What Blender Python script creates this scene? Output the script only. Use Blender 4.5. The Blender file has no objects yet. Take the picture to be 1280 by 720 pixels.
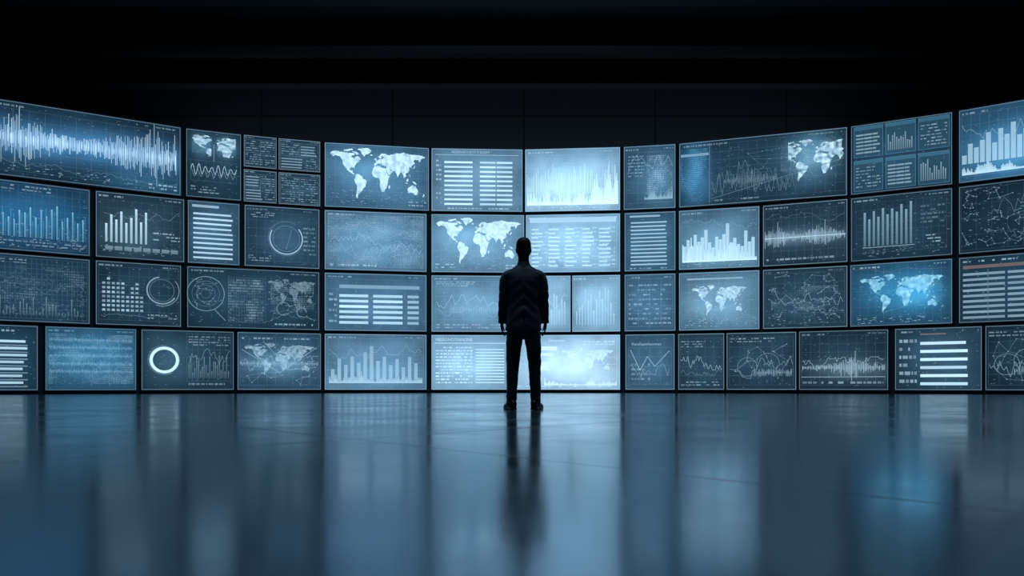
import bpy, bmesh, math, random
from mathutils import Vector, Matrix, noise
from mathutils.geometry import delaunay_2d_cdt
random.seed(11)
scene = bpy.context.scene
scene.view_settings.view_transform = 'Standard'
scene.view_settings.look = 'None'
F = 900.0; HY = 482.0; CAMH = 0.251; R = 27.0; CC = -2.0; S0 = 36.0

def lin(c):
    return tuple(((x/255.0)/12.92 if x/255.0 <= .04045 else ((x/255.0+.055)/1.055)**2.4) for x in c)
def link(o):
    scene.collection.objects.link(o); return o

# ------------------------------------------------------------ materials
def new_mat(name):
    m = bpy.data.materials.new(name); m.use_nodes = True
    return m, m.node_tree.nodes, m.node_tree.links, m.node_tree.nodes['Principled BSDF']

def simple(name, col, rough, metal=0.0, bump=0.0, scale=20.0, spec=0.5, sheen=0.0):
    m, n, l, b = new_mat(name)
    b.inputs['Roughness'].default_value = rough
    b.inputs['Metallic'].default_value = metal
    b.inputs['Specular IOR Level'].default_value = spec
    if sheen:
        b.inputs['Sheen Weight'].default_value = sheen; b.inputs['Sheen Roughness'].default_value = .35
        b.inputs['Sheen Tint'].default_value = (.6, .8, 1, 1)
    t = n.new('ShaderNodeTexNoise'); t.inputs['Scale'].default_value = scale
    t.inputs['Detail'].default_value = 5
    co = n.new('ShaderNodeTexCoord'); l.new(co.outputs['Object'], t.inputs['Vector'])
    mx = n.new('ShaderNodeMix'); mx.data_type = 'RGBA'
    mx.inputs[6].default_value = (col[0]*.75, col[1]*.75, col[2]*.75, 1)
    mx.inputs[7].default_value = (col[0]*1.25, col[1]*1.25, col[2]*1.25, 1)
    l.new(t.outputs['Fac'], mx.inputs[0]); l.new(mx.outputs[2], b.inputs['Base Color'])
    if bump:
        bp = n.new('ShaderNodeBump'); bp.inputs['Strength'].default_value = bump
        bp.inputs['Distance'].default_value = .004
        l.new(t.outputs['Fac'], bp.inputs['Height']); l.new(bp.outputs[0], b.inputs['Normal'])
    return m

def screen_mat(name, sampled, noisy):
    m = bpy.data.materials.new(name); m.use_nodes = True
    n, l = m.node_tree.nodes, m.node_tree.links
    n.clear()
    out = n.new('ShaderNodeOutputMaterial'); e = n.new('ShaderNodeEmission')
    a = n.new('ShaderNodeAttribute'); a.attribute_name = 'Col'
    if noisy:
        co = n.new('ShaderNodeTexCoord')
        t = n.new('ShaderNodeTexNoise'); t.inputs['Scale'].default_value = 1.6; t.inputs['Detail'].default_value = 1
        l.new(co.outputs['Object'], t.inputs['Vector'])
        mr = n.new('ShaderNodeMapRange'); mr.inputs[1].default_value = .3; mr.inputs[2].default_value = .7
        mr.inputs[3].default_value = .88; mr.inputs[4].default_value = 1.12
        l.new(t.outputs['Fac'], mr.inputs[0])
        vm = n.new('ShaderNodeVectorMath'); vm.operation = 'SCALE'
        l.new(a.outputs['Color'], vm.inputs[0]); l.new(mr.outputs[0], vm.inputs['Scale'])
        l.new(vm.outputs[0], e.inputs['Color'])
    else:
        l.new(a.outputs['Color'], e.inputs['Color'])
    l.new(e.outputs[0], out.inputs[0])
    if not sampled:
        try: m.cycles.emission_sampling = 'NONE'
        except Exception: pass
    return m
M_BG = screen_mat('display_backlight', True, True)
M_INK = screen_mat('display_graphics', False, False)
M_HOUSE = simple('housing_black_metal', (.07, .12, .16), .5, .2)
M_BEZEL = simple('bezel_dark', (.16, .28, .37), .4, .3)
M_WALL = simple('dark_wall_paint', (.012, .016, .022), .8)
M_CEIL = simple('black_ceiling', (.010, .012, .015), .9)
M_BEAM = simple('black_beam', (.012, .015, .019), .9)

# floor
m, n, l, b = new_mat('polished_dark_concrete'); M_FLOOR = m
co = n.new('ShaderNodeTexCoord')
t = n.new('ShaderNodeTexNoise'); t.inputs['Scale'].default_value = .9; t.inputs['Detail'].default_value = 9
t.inputs['Roughness'].default_value = .65
l.new(co.outputs['Object'], t.inputs['Vector'])
def floor_seam(rot, period, off, w):
    mp = n.new('ShaderNodeMapping'); mp.inputs['Rotation'].default_value = (0, 0, math.radians(rot)); mp.inputs['Location'].default_value = (off, 0, 0)
    l.new(co.outputs['Object'], mp.inputs['Vector'])
    s_ = n.new('ShaderNodeSeparateXYZ'); l.new(mp.outputs[0], s_.inputs[0])
    p = n.new('ShaderNodeMath'); p.operation = 'PINGPONG'; p.inputs[1].default_value = period/2; l.new(s_.outputs['X'], p.inputs[0])
    r_ = n.new('ShaderNodeMapRange'); r_.inputs[1].default_value = 0; r_.inputs[2].default_value = w; r_.inputs[3].default_value = 1; r_.inputs[4].default_value = 0
    l.new(p.outputs[0], r_.inputs[0]); return r_.outputs[0]
sa = floor_seam(42, 2.6, .2, .03); sb = floor_seam(-42, 2.6, .9, .03)
mm = n.new('ShaderNodeMath'); mm.operation = 'MAXIMUM'; l.new(sa, mm.inputs[0]); l.new(sb, mm.inputs[1])
sc = n.new('ShaderNodeMath'); sc.operation = 'MULTIPLY'; sc.inputs[1].default_value = .36; l.new(mm.outputs[0], sc.inputs[0])
mx = n.new('ShaderNodeMix'); mx.data_type = 'RGBA'
mx.inputs[6].default_value = (.10, .175, .245, 1); mx.inputs[7].default_value = (.19, .30, .39, 1)
l.new(t.outputs['Fac'], mx.inputs[0])
mx2 = n.new('ShaderNodeMix'); mx2.data_type = 'RGBA'
l.new(sc.outputs[0], mx2.inputs[0]); l.new(mx.outputs[2], mx2.inputs[6]); mx2.inputs[7].default_value = (.03, .05, .07, 1)
l.new(mx2.outputs[2], b.inputs['Base Color'])
mr = n.new('ShaderNodeMapRange'); mr.inputs[1].default_value = .3; mr.inputs[2].default_value = .7
mr.inputs[3].default_value = .10; mr.inputs[4].default_value = .22
l.new(t.outputs['Fac'], mr.inputs[0])
ma = n.new('ShaderNodeMath'); ma.operation = 'MULTIPLY_ADD'; ma.inputs[1].default_value = .15
l.new(sc.outputs[0], ma.inputs[0]); l.new(mr.outputs[0], ma.inputs[2]); l.new(ma.outputs[0], b.inputs['Roughness'])
b.inputs['Metallic'].default_value = .82

# back wall with panel seams
m, n, l, b = new_mat('panelled_back_wall'); M_BACK = m
co = n.new('ShaderNodeTexCoord')
sx = n.new('ShaderNodeSeparateXYZ'); l.new(co.outputs['Object'], sx.inputs[0])
def seam(out, off, period, w):
    a_ = n.new('ShaderNodeMath'); a_.operation = 'SUBTRACT'; a_.inputs[1].default_value = off
    l.new(out, a_.inputs[0])
    p = n.new('ShaderNodeMath'); p.operation = 'PINGPONG'; p.inputs[1].default_value = period/2
    l.new(a_.outputs[0], p.inputs[0])
    c = n.new('ShaderNodeMath'); c.operation = 'LESS_THAN'; c.inputs[1].default_value = w
    l.new(p.outputs[0], c.inputs[0]); return c.outputs[0]
s1 = seam(sx.outputs['X'], .47, 5.2, .03); s2 = seam(sx.outputs['Z'], 10.92, 3.6, .03)
mm = n.new('ShaderNodeMath'); mm.operation = 'MAXIMUM'; l.new(s1, mm.inputs[0]); l.new(s2, mm.inputs[1])
mx = n.new('ShaderNodeMix'); mx.data_type = 'RGBA'
mx.inputs[6].default_value = (.03, .038, .048, 1); mx.inputs[7].default_value = (.004, .005, .006, 1)
l.new(mm.outputs[0], mx.inputs[0]); l.new(mx.outputs[2], b.inputs['Base Color'])
b.inputs['Roughness'].default_value = .8

# ------------------------------------------------------------ room
def box(name, x0, x1, y0, y1, z0, z1, mat, bevel=0):
    bm = bmesh.new(); bmesh.ops.create_cube(bm, size=1)
    cx, cy, cz = (x0+x1)/2, (y0+y1)/2, (z0+z1)/2
    for v in bm.verts: v.co = Vector((v.co.x*(x1-x0), v.co.y*(y1-y0), v.co.z*(z1-z0)))
    if bevel: bmesh.ops.bevel(bm, geom=list(bm.edges), offset=bevel, segments=2, affect='EDGES')
    me = bpy.data.meshes.new(name); bm.to_mesh(me); bm.free(); me.materials.append(mat)
    o = bpy.data.objects.new(name, me); o.location = (cx, cy, cz); return link(o)
def struct(o, lab, cat):
    o['kind'] = 'structure'; o['label'] = lab; o['category'] = cat
XW = 19.0; YB = 28.5; YR = -10.0; ZC = 12.0
def atorigin(o):
    off = o.location.copy()
    for v in o.data.vertices: v.co += off
    o.location = (0, 0, 0)
fl = box('floor', -XW-.3, XW+.3, YR-.3, YB+.3, -.3, 0, M_FLOOR); atorigin(fl); struct(fl, 'polished dark reflective concrete floor with faint seams', 'floor')
ce = box('ceiling', -XW-.3, XW+.3, YR-.3, YB+.3, ZC, ZC+.3, M_CEIL); struct(ce, 'unlit black ceiling of the hall', 'ceiling')
wb = box('wall_back', -XW, XW, YB, YB+.3, 0, ZC, M_BACK); atorigin(wb); struct(wb, 'dark panelled wall behind the video wall', 'wall')
o = box('wall_left', -XW-.3, -XW, YR, YB, 0, ZC, M_WALL); struct(o, 'dark painted side wall', 'wall')
o = box('wall_right', XW, XW+.3, YR, YB, 0, ZC, M_WALL); struct(o, 'dark painted side wall', 'wall')
o = box('wall_rear', -XW, XW, YR-.3, YR, 0, ZC, M_WALL); struct(o, 'dark painted wall facing the screens', 'wall')
for i, yb in enumerate([26.0, 23.1, 20.2, 17.3, 14.4, 11.5]):
    o = box('trim_%d' % (i+1), -XW, XW, yb, yb+.55, 11.17, ZC, M_BEAM, .02); struct(o, 'black horizontal ceiling beam', 'beam')

# curved carrier wall
bm = bmesh.new(); N = 96; T = .69; prof = [(R+.16, 0), (R+.16, 8.52), (R+.45, 8.52), (R+.45, 0)]
rings = []
for i in range(N+1):
    th = -T + 2*T*i/N
    rings.append([bm.verts.new((r*math.sin(th), CC+r*math.cos(th), z)) for r, z in prof])
for i in range(N):
    for k in range(4):
        bm.faces.new((rings[i][k], rings[i][(k+1) % 4], rings[i+1][(k+1) % 4], rings[i+1][k]))
bm.faces.new(rings[0]); bm.faces.new(rings[-1][::-1])
bmesh.ops.recalc_face_normals(bm, faces=bm.faces)
me = bpy.data.meshes.new('wall_curved'); bm.to_mesh(me); bm.free(); me.materials.append(M_HOUSE)
o = link(bpy.data.objects.new('wall_curved', me)); struct(o, 'black concave curved wall carrying the display screens', 'wall')

# ------------------------------------------------------------ canvas
WORLD = [
[(-168,66),(-156,71),(-128,70),(-115,68),(-95,68),(-82,68),(-80,62),(-94,59),(-88,56),(-80,52),(-78,58),(-70,60),(-62,57),(-56,52),(-65,49),(-60,46),(-70,43),(-75,38),(-81,31),(-80,26),(-83,29),(-90,29),(-97,27),(-97,21),(-90,20),(-87,21),(-88,16),(-83,14),(-81,8),(-86,12),(-95,16),(-105,20),(-112,29),(-115,31),(-110,23),(-118,33),(-124,40),(-124,48),(-133,57),(-148,60),(-158,56),(-162,60),(-166,62)],
[(-55,82),(-30,83),(-18,76),(-25,70),(-40,65),(-45,60),(-53,66),(-58,75),(-70,78)],
[(-85,73),(-70,70),(-63,66),(-72,63),(-80,68),(-90,72)],
[(-120,74),(-105,78),(-90,80),(-85,76),(-100,73),(-115,71)],
[(-77,8),(-72,12),(-62,10),(-52,5),(-50,0),(-35,-6),(-38,-13),(-41,-22),(-48,-26),(-54,-34),(-58,-38),(-65,-42),(-68,-50),(-69,-55),(-75,-50),(-73,-38),(-70,-20),(-76,-14),(-81,-5),(-78,2)],
[(-6,35),(10,37),(20,32),(32,31),(37,20),(43,11),(51,12),(42,-2),(40,-15),(35,-24),(28,-33),(18,-34),(12,-18),(13,-5),(9,4),(-5,5),(-13,9),(-17,15),(-13,27)],
[(44,-16),(50,-15),(47,-25),(44,-22)],
[(-9,37),(-9,43),(-1,44),(-4,48),(3,51),(8,54),(10,57),(12,54),(20,55),(24,59),(30,60),(22,61),(25,65),(20,64),(17,61),(18,57),(13,56),(10,59),(5,60),(10,64),(18,70),(28,71),(40,67),(45,67),(60,69),(70,73),(80,73),(100,77),(112,74),(130,71),(160,70),(178,68),(178,64),(164,60),(162,54),(156,52),(156,58),(142,59),(136,54),(141,48),(132,43),(128,39),(129,35),(125,37),(118,39),(121,36),(119,33),(122,30),(117,23),(109,21),(106,17),(109,12),(104,9),(101,13),(103,3),(99,9),(97,16),(91,22),(86,20),(80,13),(77,8),(73,18),(68,24),(57,26),(50,30),(48,30),(52,25),(56,25),(59,22),(52,16),(44,13),(39,21),(35,29),(36,36),(27,37),(26,40),(22,37),(19,41),(14,45),(18,40),(15,38),(9,44),(3,43),(0,39),(-5,36)],
[(-5,50),(1,51),(0,54),(-3,58),(-6,56),(-4,53)],[(-10,52),(-6,52),(-6,55),(-9,54)],[(-23,64),(-15,64),(-15,66),(-22,66)],
[(130,32),(136,34),(141,36),(142,43),(139,40),(135,36)],
[(95,5),(104,-3),(105,-6),(100,-1)],[(109,1),(116,6),(118,2),(114,-4),(110,-2)],[(106,-6),(114,-7),(114,-9),(106,-8)],
[(131,-1),(141,-3),(150,-10),(141,-9),(134,-4)],[(120,18),(122,18),(125,8),(121,12)],
[(114,-22),(122,-17),(130,-12),(136,-12),(140,-17),(142,-11),(146,-19),(153,-26),(150,-37),(143,-39),(135,-33),(125,-33),(115,-34)],
[(173,-35),(178,-38),(174,-41),(168,-46),(170,-43)]]
rr = random.Random(5)
WT = []
for poly in WORLD:
    q = []
    for i in range(len(poly)):
        a, b2 = Vector(poly[i]), Vector(poly[(i+1) % len(poly)])
        d = b2-a; L = d.length; q.append(a)
        k = int(L//5)
        for j in range(1, k+1):
            p = a + d*(j/(k+1)); nrm = Vector((-d.y, d.x))/L
            q.append(p + nrm*rr.uniform(-1, 1)*min(1.5, L*.1))
    nb = len(q)
    xs = [p.x for p in q]; ys = [p.y for p in q]
    def inside(x, y):
        c_ = False
        for i in range(nb):
            x1, y1 = q[i]; x2, y2 = q[i-1]
            if (y1 > y) != (y2 > y) and x < (x2-x1)*(y-y1)/(y2-y1)+x1: c_ = not c_
        return c_
    ins = []
    gx = min(xs)+4
    while gx < max(xs):
        gy = min(ys)+4
        while gy < max(ys):
            px_, py_ = gx+rr.uniform(-1, 1), gy+rr.uniform(-1, 1)
            if inside(px_, py_): ins.append(Vector((px_, py_)))
            gy += 7
        gx += 8
    vs, es, fs, _, _, _ = delaunay_2d_cdt(q+ins, [], [list(range(nb))], 1, 1e-4)
    WT.append(([Vector(v) for v in vs], [tuple(f) for f in fs]))

_txt = {}
def text_geo(s):
    if s in _txt: return _txt[s]
    cu = bpy.data.curves.new('t', 'FONT'); cu.body = s; cu.size = 1.0; cu.resolution_u = 2
    ob = link(bpy.data.objects.new('t', cu)); bpy.context.view_layer.update()
    me = bpy.data.meshes.new_from_object(ob.evaluated_get(bpy.context.evaluated_depsgraph_get()))
    vs = [(v.co.x, v.co.y) for v in me.vertices]; fs = [tuple(p.vertices) for p in me.polygons]
    bpy.data.objects.remove(ob); bpy.data.meshes.remove(me); bpy.data.curves.remove(cu)
    w = max(v[0] for v in vs)
    _txt[s] = (vs, fs, w); return _txt[s]

INK = tuple(x*1.2 for x in lin((195, 232, 252)))
class Canvas:
    def __init__(s, W, H, bg, seed, gain=1.0):
        b_ = lin(bg); L = .2126*b_[0]+.7152*b_[1]+.0722*b_[2]
        tint = (.38, 1.08, 1.90) if L < .09 else (.56, 1.07, 1.60)
        s.bg = tuple((b_[q]*.4+L*tint[q]*.6)*gain for q in range(3))
        s.W, s.H = W, H; s.v = []; s.f = []; s.c = []; s.m = []
        s.r = random.Random(seed); s.seed = seed; s.ink = INK; s.glows = []
    def P(s, u, v):
        u = min(.996, max(.004, u)); v = min(.99, max(.01, v))
        return ((u-.5)*s.W, (v-.5)*s.H)
    def glow_at(s, u, v):  # soft haze and bloom around the graphics, painted into the screen colours
        add = [0, 0, 0]
        for (gu, gv, ru, rv, gc, ga) in s.glows:
            w = ga*math.exp(-((u-gu)/ru)**2-((v-gv)/rv)**2)
            g = lin(gc)
            for q in range(3): add[q] += g[q]*w
        w = .7*math.exp(-((u-.5)/.45)**2-((v-.48)/.42)**2)
        return [add[q]+s.bg[q]*w for q in range(3)]
    def mixc(s, a, ink=None, uv=None):
        k = ink or s.ink
        a = max(0, a); a = a*.8 if a < .8 else .64+(a-.8)*1.7
        g = s.glow_at(*uv) if uv else (0, 0, 0)
        return tuple(max(s.bg[i]+g[i], 0)*(1-a*.6)+k[i]*a for i in range(3))
    def raw(s, pts, cols, layer, mat=1):
        i0 = len(s.v)
        for p in pts: s.v.append((p[0], -.004*layer, p[1]))
        s.c += cols; s.f.append(tuple(range(i0, i0+len(pts)))); s.m.append(mat)
    def back(s):
        nx, ny = 26, 14; i0 = len(s.v)
        for j in range(ny+1):
            for i in range(nx+1):
                u, v = i/nx, j/ny
                k = 1 + .25*noise.noise(Vector((u*3.1*s.W/3, v*3.1, s.seed*3.7)))
                e = min(u, 1-u, v, 1-v); k *= .85+.15*min(1, e*6)
                g = s.glow_at(u, v)
                s.v.append(((u-.5)*s.W, 0, (v-.5)*s.H)); s.c.append(tuple((s.bg[q]+g[q])*k for q in range(3)))
        for j in range(ny):
            for i in range(nx):
                a = i0+j*(nx+1)+i; s.f.append((a, a+1, a+nx+2, a+nx+1)); s.m.append(0)
    def rect(s, u0, v0, u1, v1, a, layer=2, a2=None, ink=None):
        um = (u0+u1)/2
        c1 = s.mixc(a, ink, (um, v0)); c2 = s.mixc(a if a2 is None else a2, ink, (um, v1))
        p, q = s.P(u0, v0), s.P(u1, v1)
        s.raw([(p[0], p[1]), (q[0], p[1]), (q[0], q[1]), (p[0], q[1])], [c1, c1, c2, c2], layer)
    def line(s, pts, a, w=.02, layer=3, ink=None):
        P = [Vector(s.P(*p)) for p in pts]; w *= .75
        for i in range(len(P)-1):
            d = P[i+1]-P[i]
            if d.length < 1e-6: continue
            c0 = s.mixc(a, ink, pts[i]); c1 = s.mixc(a, ink, pts[i+1])
            nn = Vector((-d.y, d.x)).normalized()*w/2; e = d.normalized()*w*.25
            s.raw([P[i]-nn-e, P[i+1]-nn+e, P[i+1]+nn+e, P[i]+nn-e], [c0, c1, c1, c0], layer)
    def border(s, a=.35, w=.022):
        s.line([(0, 0), (1, 0)], a, w); s.line([(0, 1), (1, 1)], a*1.1, w)
        s.line([(0, 0), (0, 1)], a, w); s.line([(1, 0), (1, 1)], a, w)
    def grid(s, u0, v0, u1, v1, nx, ny, a, w=.012):
        a *= .55
        for i in range(nx+1):
            u = u0+(u1-u0)*i/nx
            for k in range(4): s.line([(u, v0+(v1-v0)*k/4), (u, v0+(v1-v0)*(k+1)/4)], a, w, 1)
        for j in range(ny+1):
            v = v0+(v1-v0)*j/ny
            for k in range(4): s.line([(u0+(u1-u0)*k/4, v), (u0+(u1-u0)*(k+1)/4, v)], a, w, 1)
    def textrows(s, u0, v0, u1, v1, rows, a, dens=.75, hf=.4):
        h = (v1-v0)/rows
        for j in range(rows):
            v = v0+h*(j+.3); u = u0
            while u < u1:
                w = s.r.uniform(.03, .16)/s.W
                if s.r.random() < dens: s.rect(u, v, min(u+w, u1), v+h*hf, a*s.r.uniform(.4, .95), 2)
                u += w+.035/s.W
    def table(s, u0, v0, u1, v1, rows, a, fill=.5, cols=1, ragged=0):
        h = (v1-v0)/rows
        for j in range(rows):
            v = v0+h*j; e = u1-(u1-u0)*s.r.random()*ragged
            for c in range(cols):
                cu0 = u0+(u1-u0)*c/cols; cu1 = min(e, u0+(u1-u0)*(c+.94)/cols)
                if cu1 > cu0: s.rect(cu0, v, cu1, v+h*fill, a*s.r.uniform(.8, 1.02), 2)
    def bars(s, u0, v0, u1, v1, vals, at, ab, fill=.6, ink=None):
        h = (u1-u0)/len(vals)
        for i, x in enumerate(vals):
            s.rect(u0+h*i, v0, u0+h*(i+fill), v0+(v1-v0)*x, ab*.8, 2, at, ink)
            if at > .3: s.rect(u0+h*i, v0+(v1-v0)*x-.02/s.H, u0+h*(i+fill), v0+(v1-v0)*x, min(1, at*1.2), 3, None, ink)
    def dense(s, u0, v0, u1, v1, n_, at, ab, env, ink=None):
        h = (u1-u0)/n_; x = .5
        for i in range(n_):
            x = min(1, max(.12, x+s.r.uniform(-.22, .22)))
            y = x*env((i+.5)/n_)
            if s.r.random() < .15: y = min(1.1, y*1.5)
            s.rect(u0+h*i, v0, u0+h*(i+1), v0+(v1-v0)*y, ab, 2, at, ink)
    def wave(s, u0, vc, u1, n_, env, a, wf=.5, ink=None, fade=.4):
        h = (u1-u0)/n_
        for i in range(n_):
            e = env((i+.5)/n_)
            y1 = e*s.r.uniform(.25, 1)*(1.5 if s.r.random() < .1 else 1); y2 = e*s.r.uniform(.25, 1)*(1.4 if s.r.random() < .1 else 1)
            aa = a*s.r.uniform(.45, 1)
            u = u0+h*i
            s.rect(u, vc, u+h*wf, vc+y1, aa, 2, aa*fade, ink); s.rect(u, vc-y2, u+h*wf, vc, aa*fade, 2, aa, ink)
    def chart(s, u0, v0, u1, v1, n_, a, vol=.25, w=.02, trend=0, ink=None):
        x = .5; p = []
        for i in range(n_+1):
            x = min(1, max(0, x+s.r.uniform(-vol, vol)+trend/n_+(.5-x)*.15)); p.append((u0+(u1-u0)*i/n_, v0+(v1-v0)*x))
        s.line(p, a*.75, w*.8, 3, ink)
    def ring(s, u, v, r, w, a0, a1, a, seg=40, ink=None):
        c = s.mixc(a, ink, (u, v)); cx, cz = s.P(u, v); k = max(3, int(seg*abs(a1-a0)/360))
        for i in range(k):
            t0 = math.radians(a0+(a1-a0)*i/k); t1 = math.radians(a0+(a1-a0)*(i+1)/k)
            s.raw([(cx+r*math.cos(t0), cz+r*math.sin(t0)), (cx+r*math.cos(t1), cz+r*math.sin(t1)),
                   (cx+(r+w)*math.cos(t1), cz+(r+w)*math.sin(t1)), (cx+(r+w)*math.cos(t0), cz+(r+w)*math.sin(t0))], [c]*4, 3)
    def worldmap(s, u0, v0, u1, v1, a, lon=(-170, 180), lat=(-56, 84), ink=None, vary=.35, layer=2):
        for q, tris in WT:
            ids = len(s.v)
            ok = []
            for p in q:
                fu = (p.x-lon[0])/(lon[1]-lon[0]); fv = (p.y-lat[0])/(lat[1]-lat[0])
                ok.append(-.001 <= fu <= 1.001 and -.05 <= fv <= 1.05)
                uu, vv = u0+(u1-u0)*fu, v0+(v1-v0)*fv
                x, z = s.P(uu, vv)
                s.v.append((x, -.004*layer, z))
                aa = a*(1+vary*noise.noise(Vector((p.x*.07, p.y*.09, s.seed)))*1.8-vary*.12)
                s.c.append(s.mixc(min(1, max(0, aa)), ink, (uu, vv)))
            for t_ in tris:
                if all(ok[k] for k in t_): s.f.append(tuple(ids+k for k in t_)); s.m.append(1)
    def network(s, u0, v0, u1, v1, n_, a, w=.012, ink=None, near=.3):
        P = [(s.r.uniform(u0, u1), s.r.uniform(v0, v1)) for _ in range(n_)]
        for i, p in enumerate(P):
            ds = sorted(range(n_), key=lambda k: (P[k][0]-p[0])**2+(P[k][1]-p[1])**2)[1:3]
            for k in ds: s.line([p, P[k]], a*.5, w, 2, ink)
            q = .014; s.rect(p[0]-q/s.W, p[1]-q/s.H, p[0]+q/s.W, p[1]+q/s.H, a, 3, None, ink)
    def specks(s, u0, v0, u1, v1, n_, a, wmax=.09, ink=None):
        for _ in range(n_):
            u, v = s.r.uniform(u0, u1), s.r.uniform(v0, v1); w = s.r.uniform(.02, wmax)/s.W
            s.rect(u, v, min(u+w, u1), min(v+.018/s.H, v1), a*s.r.uniform(.3, 1), 1.5, None, ink)
    def field(s, u0, v0, u1, v1, nx, ny, a, sc=4, ink=None, bias=0):
        du, dv = (u1-u0)/nx, (v1-v0)/ny
        for i in range(nx):
            for j in range(ny):
                k = noise.noise(Vector((i/nx*sc, j/ny*sc, s.seed*1.3)))*.9+.5*s.r.random()-.15+bias
                if k > .08: s.rect(u0+du*i, v0+dv*j, u0+du*(i+.7), v0+dv*(j+.6), min(1, a*k), 1.5, None, ink)
    def text(s, st, u, v, h, a, ink=None):
        vs, fs, w = text_geo(st); i0 = len(s.v); x0, z0 = s.P(u, v); c = s.mixc(a, ink, (u, v))
        for x, y in vs: s.v.append((x0+x*h, -.016, z0+y*h)); s.c.append(c)
        for f in fs: s.f.append(tuple(i0+k for k in f)); s.m.append(1)
    def head(s, a=.5):
        s.textrows(.03, .91, .3, .97, 1, a*.8, .9); s.textrows(.78, .92, .97, .97, 1, a*.6, .9)

CY = lin((120, 205, 245)); ORG = lin((190, 150, 130)); ICE = tuple(x*1.15 for x in lin((198, 230, 252)))
def bell(c0, w, lo=.3): return lambda t: lo+(1-lo)*math.exp(-((t-c0)/w)**2)

# ---- content painters
def k_bigwave(c):
    c.glows = [(.5, .52, .6, .2, (75, 145, 200), .75), (.85, .1, .2, .2, (60, 130, 170), .35)]
    c.grid(.02, .08, .98, .9, 14, 6, .14)
    c.wave(.02, .52, .98, 150, lambda t: .30*(.75+.35*math.sin(t*9)), 1.0, .5, ICE, .75)
    c.wave(.02, .52, .98, 90, lambda t: .12, 1, .6, ICE, .7)
    c.head(); c.specks(.02, .04, .98, .16, 60, .5); c.chart(.02, .1, .98, .26, 60, .3, .2, .015); c.textrows(.84, .04, .98, .14, 2, .7)
def k_faces(c):
    for x, lo in ((.27, (-130, -60)), (.72, (-10, 60))):
        c.glows.append((x, .78, .17, .13, (100, 160, 190), .5))
        c.worldmap(x-.17, .64, x+.19, .92, .65, lo, (-20, 70), None, .6)
        c.field(x-.17, .66, x+.2, .92, 16, 10, .35, 3, CY, .1)
    c.line([(.08+.84*i/60, .42+.06*math.sin(i*.75)*(1+.4*math.sin(i*.2))) for i in range(61)], .65, .024)
    c.line([(.08+.84*i/60, .36+.05*math.sin(i*.75+1)) for i in range(61)], .35, .016)
    c.grid(.08, .25, .92, .55, 6, 3, .15); c.textrows(.08, .06, .6, .18, 3, .4); c.line([(.5, .55), (.5, .8)], .4, .02)
def k_text(c):
    c.head(.6)
    for (u0, v0, u1, v1) in ((.06, .5, .48, .86), (.53, .5, .94, .86), (.06, .08, .6, .44), (.65, .08, .94, .44)):
        if c.r.random() < .35: c.table(u0, v0, u1, v1, 4, .4, .4, 1, .2)
        else: c.textrows(u0, v0, u1, v1, 5, .4, .75, .35)
    c.grid(.04, .05, .96, .88, 2, 2, .3)
def k_map(c):
    c.glows = [(.6, .5, .5, .4, (80, 130, 160), .35), (.3, .65, .3, .3, (90, 140, 170), .4)]
    c.grid(.02, .04, .98, .96, 12, 8, .14); c.worldmap(.05, .14, .96, .95, .93, (-168, 178), (-56, 84))
    c.specks(.03, .04, .97, .3, 70, .3); c.chart(.4, .08, .97, .3, 34, .2, .2, .012); c.textrows(.8, .05, .97, .15, 2, .6)
    c.network(.5, .1, .95, .8, 12, .25)
def k_map2(c):
    k_map(c); c.textrows(.04, .06, .25, .16, 2, .6)
def k_table(c):
    c.text('RESERVETORTT 7 SLAAY', .22, .925, .12, .6)
    c.rect(.04, .895, .96, .905, .4)
    c.glows = [(.5, .5, .6, .5, (80, 120, 140), .25)]
    c.table(.14, .1, .47, .84, 10, .95, .42); c.table(.53, .1, .9, .84, 10, .92, .42, 2)
    c.textrows(.05, .1, .11, .84, 10, .5); c.textrows(.05, .02, .95, .07, 1, .6)
def k_dense(c):
    c.glows = [(.5, .3, .6, .4, (185, 222, 238), .55)]
    c.grid(.02, .1, .98, .9, 10, 6, .25)
    c.dense(.02, .1, .98, .9, 100, .45, 1.05, lambda t: .62+.15*math.sin(t*7+1))
    c.chart(.02, .62, .98, .88, 60, .4, .2, .014); c.wave(.02, .42, .98, 60, lambda t: .3, 1.05, .3, None, .7)
    c.specks(.02, .03, .98, .1, 40, .6); c.head(.5)
def k_small(c):
    c.glows = [(.7, .4, .3, .4, (100, 150, 180), .4)]
    c.grid(.05, .1, .95, .9, 4, 5, .2); c.textrows(.08, .5, .4, .86, 7, .35)
    c.field(.45, .2, .95, .85, 16, 22, .6, 3, None, .15)
    c.dense(.4, .15, .95, .8, 30, .1, .5, lambda t: .2+.7*t); c.chart(.08, .45, .95, .95, 20, .6, .3, .018); c.head()
def k_faint(c):
    c.grid(.05, .08, .95, .92, 4, 7, .3); c.textrows(.08, .1, .92, .85, 9, .38, .6, .35); c.head(.6); c.chart(.08, .3, .92, .6, 14, .3, .25, .016)
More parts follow.
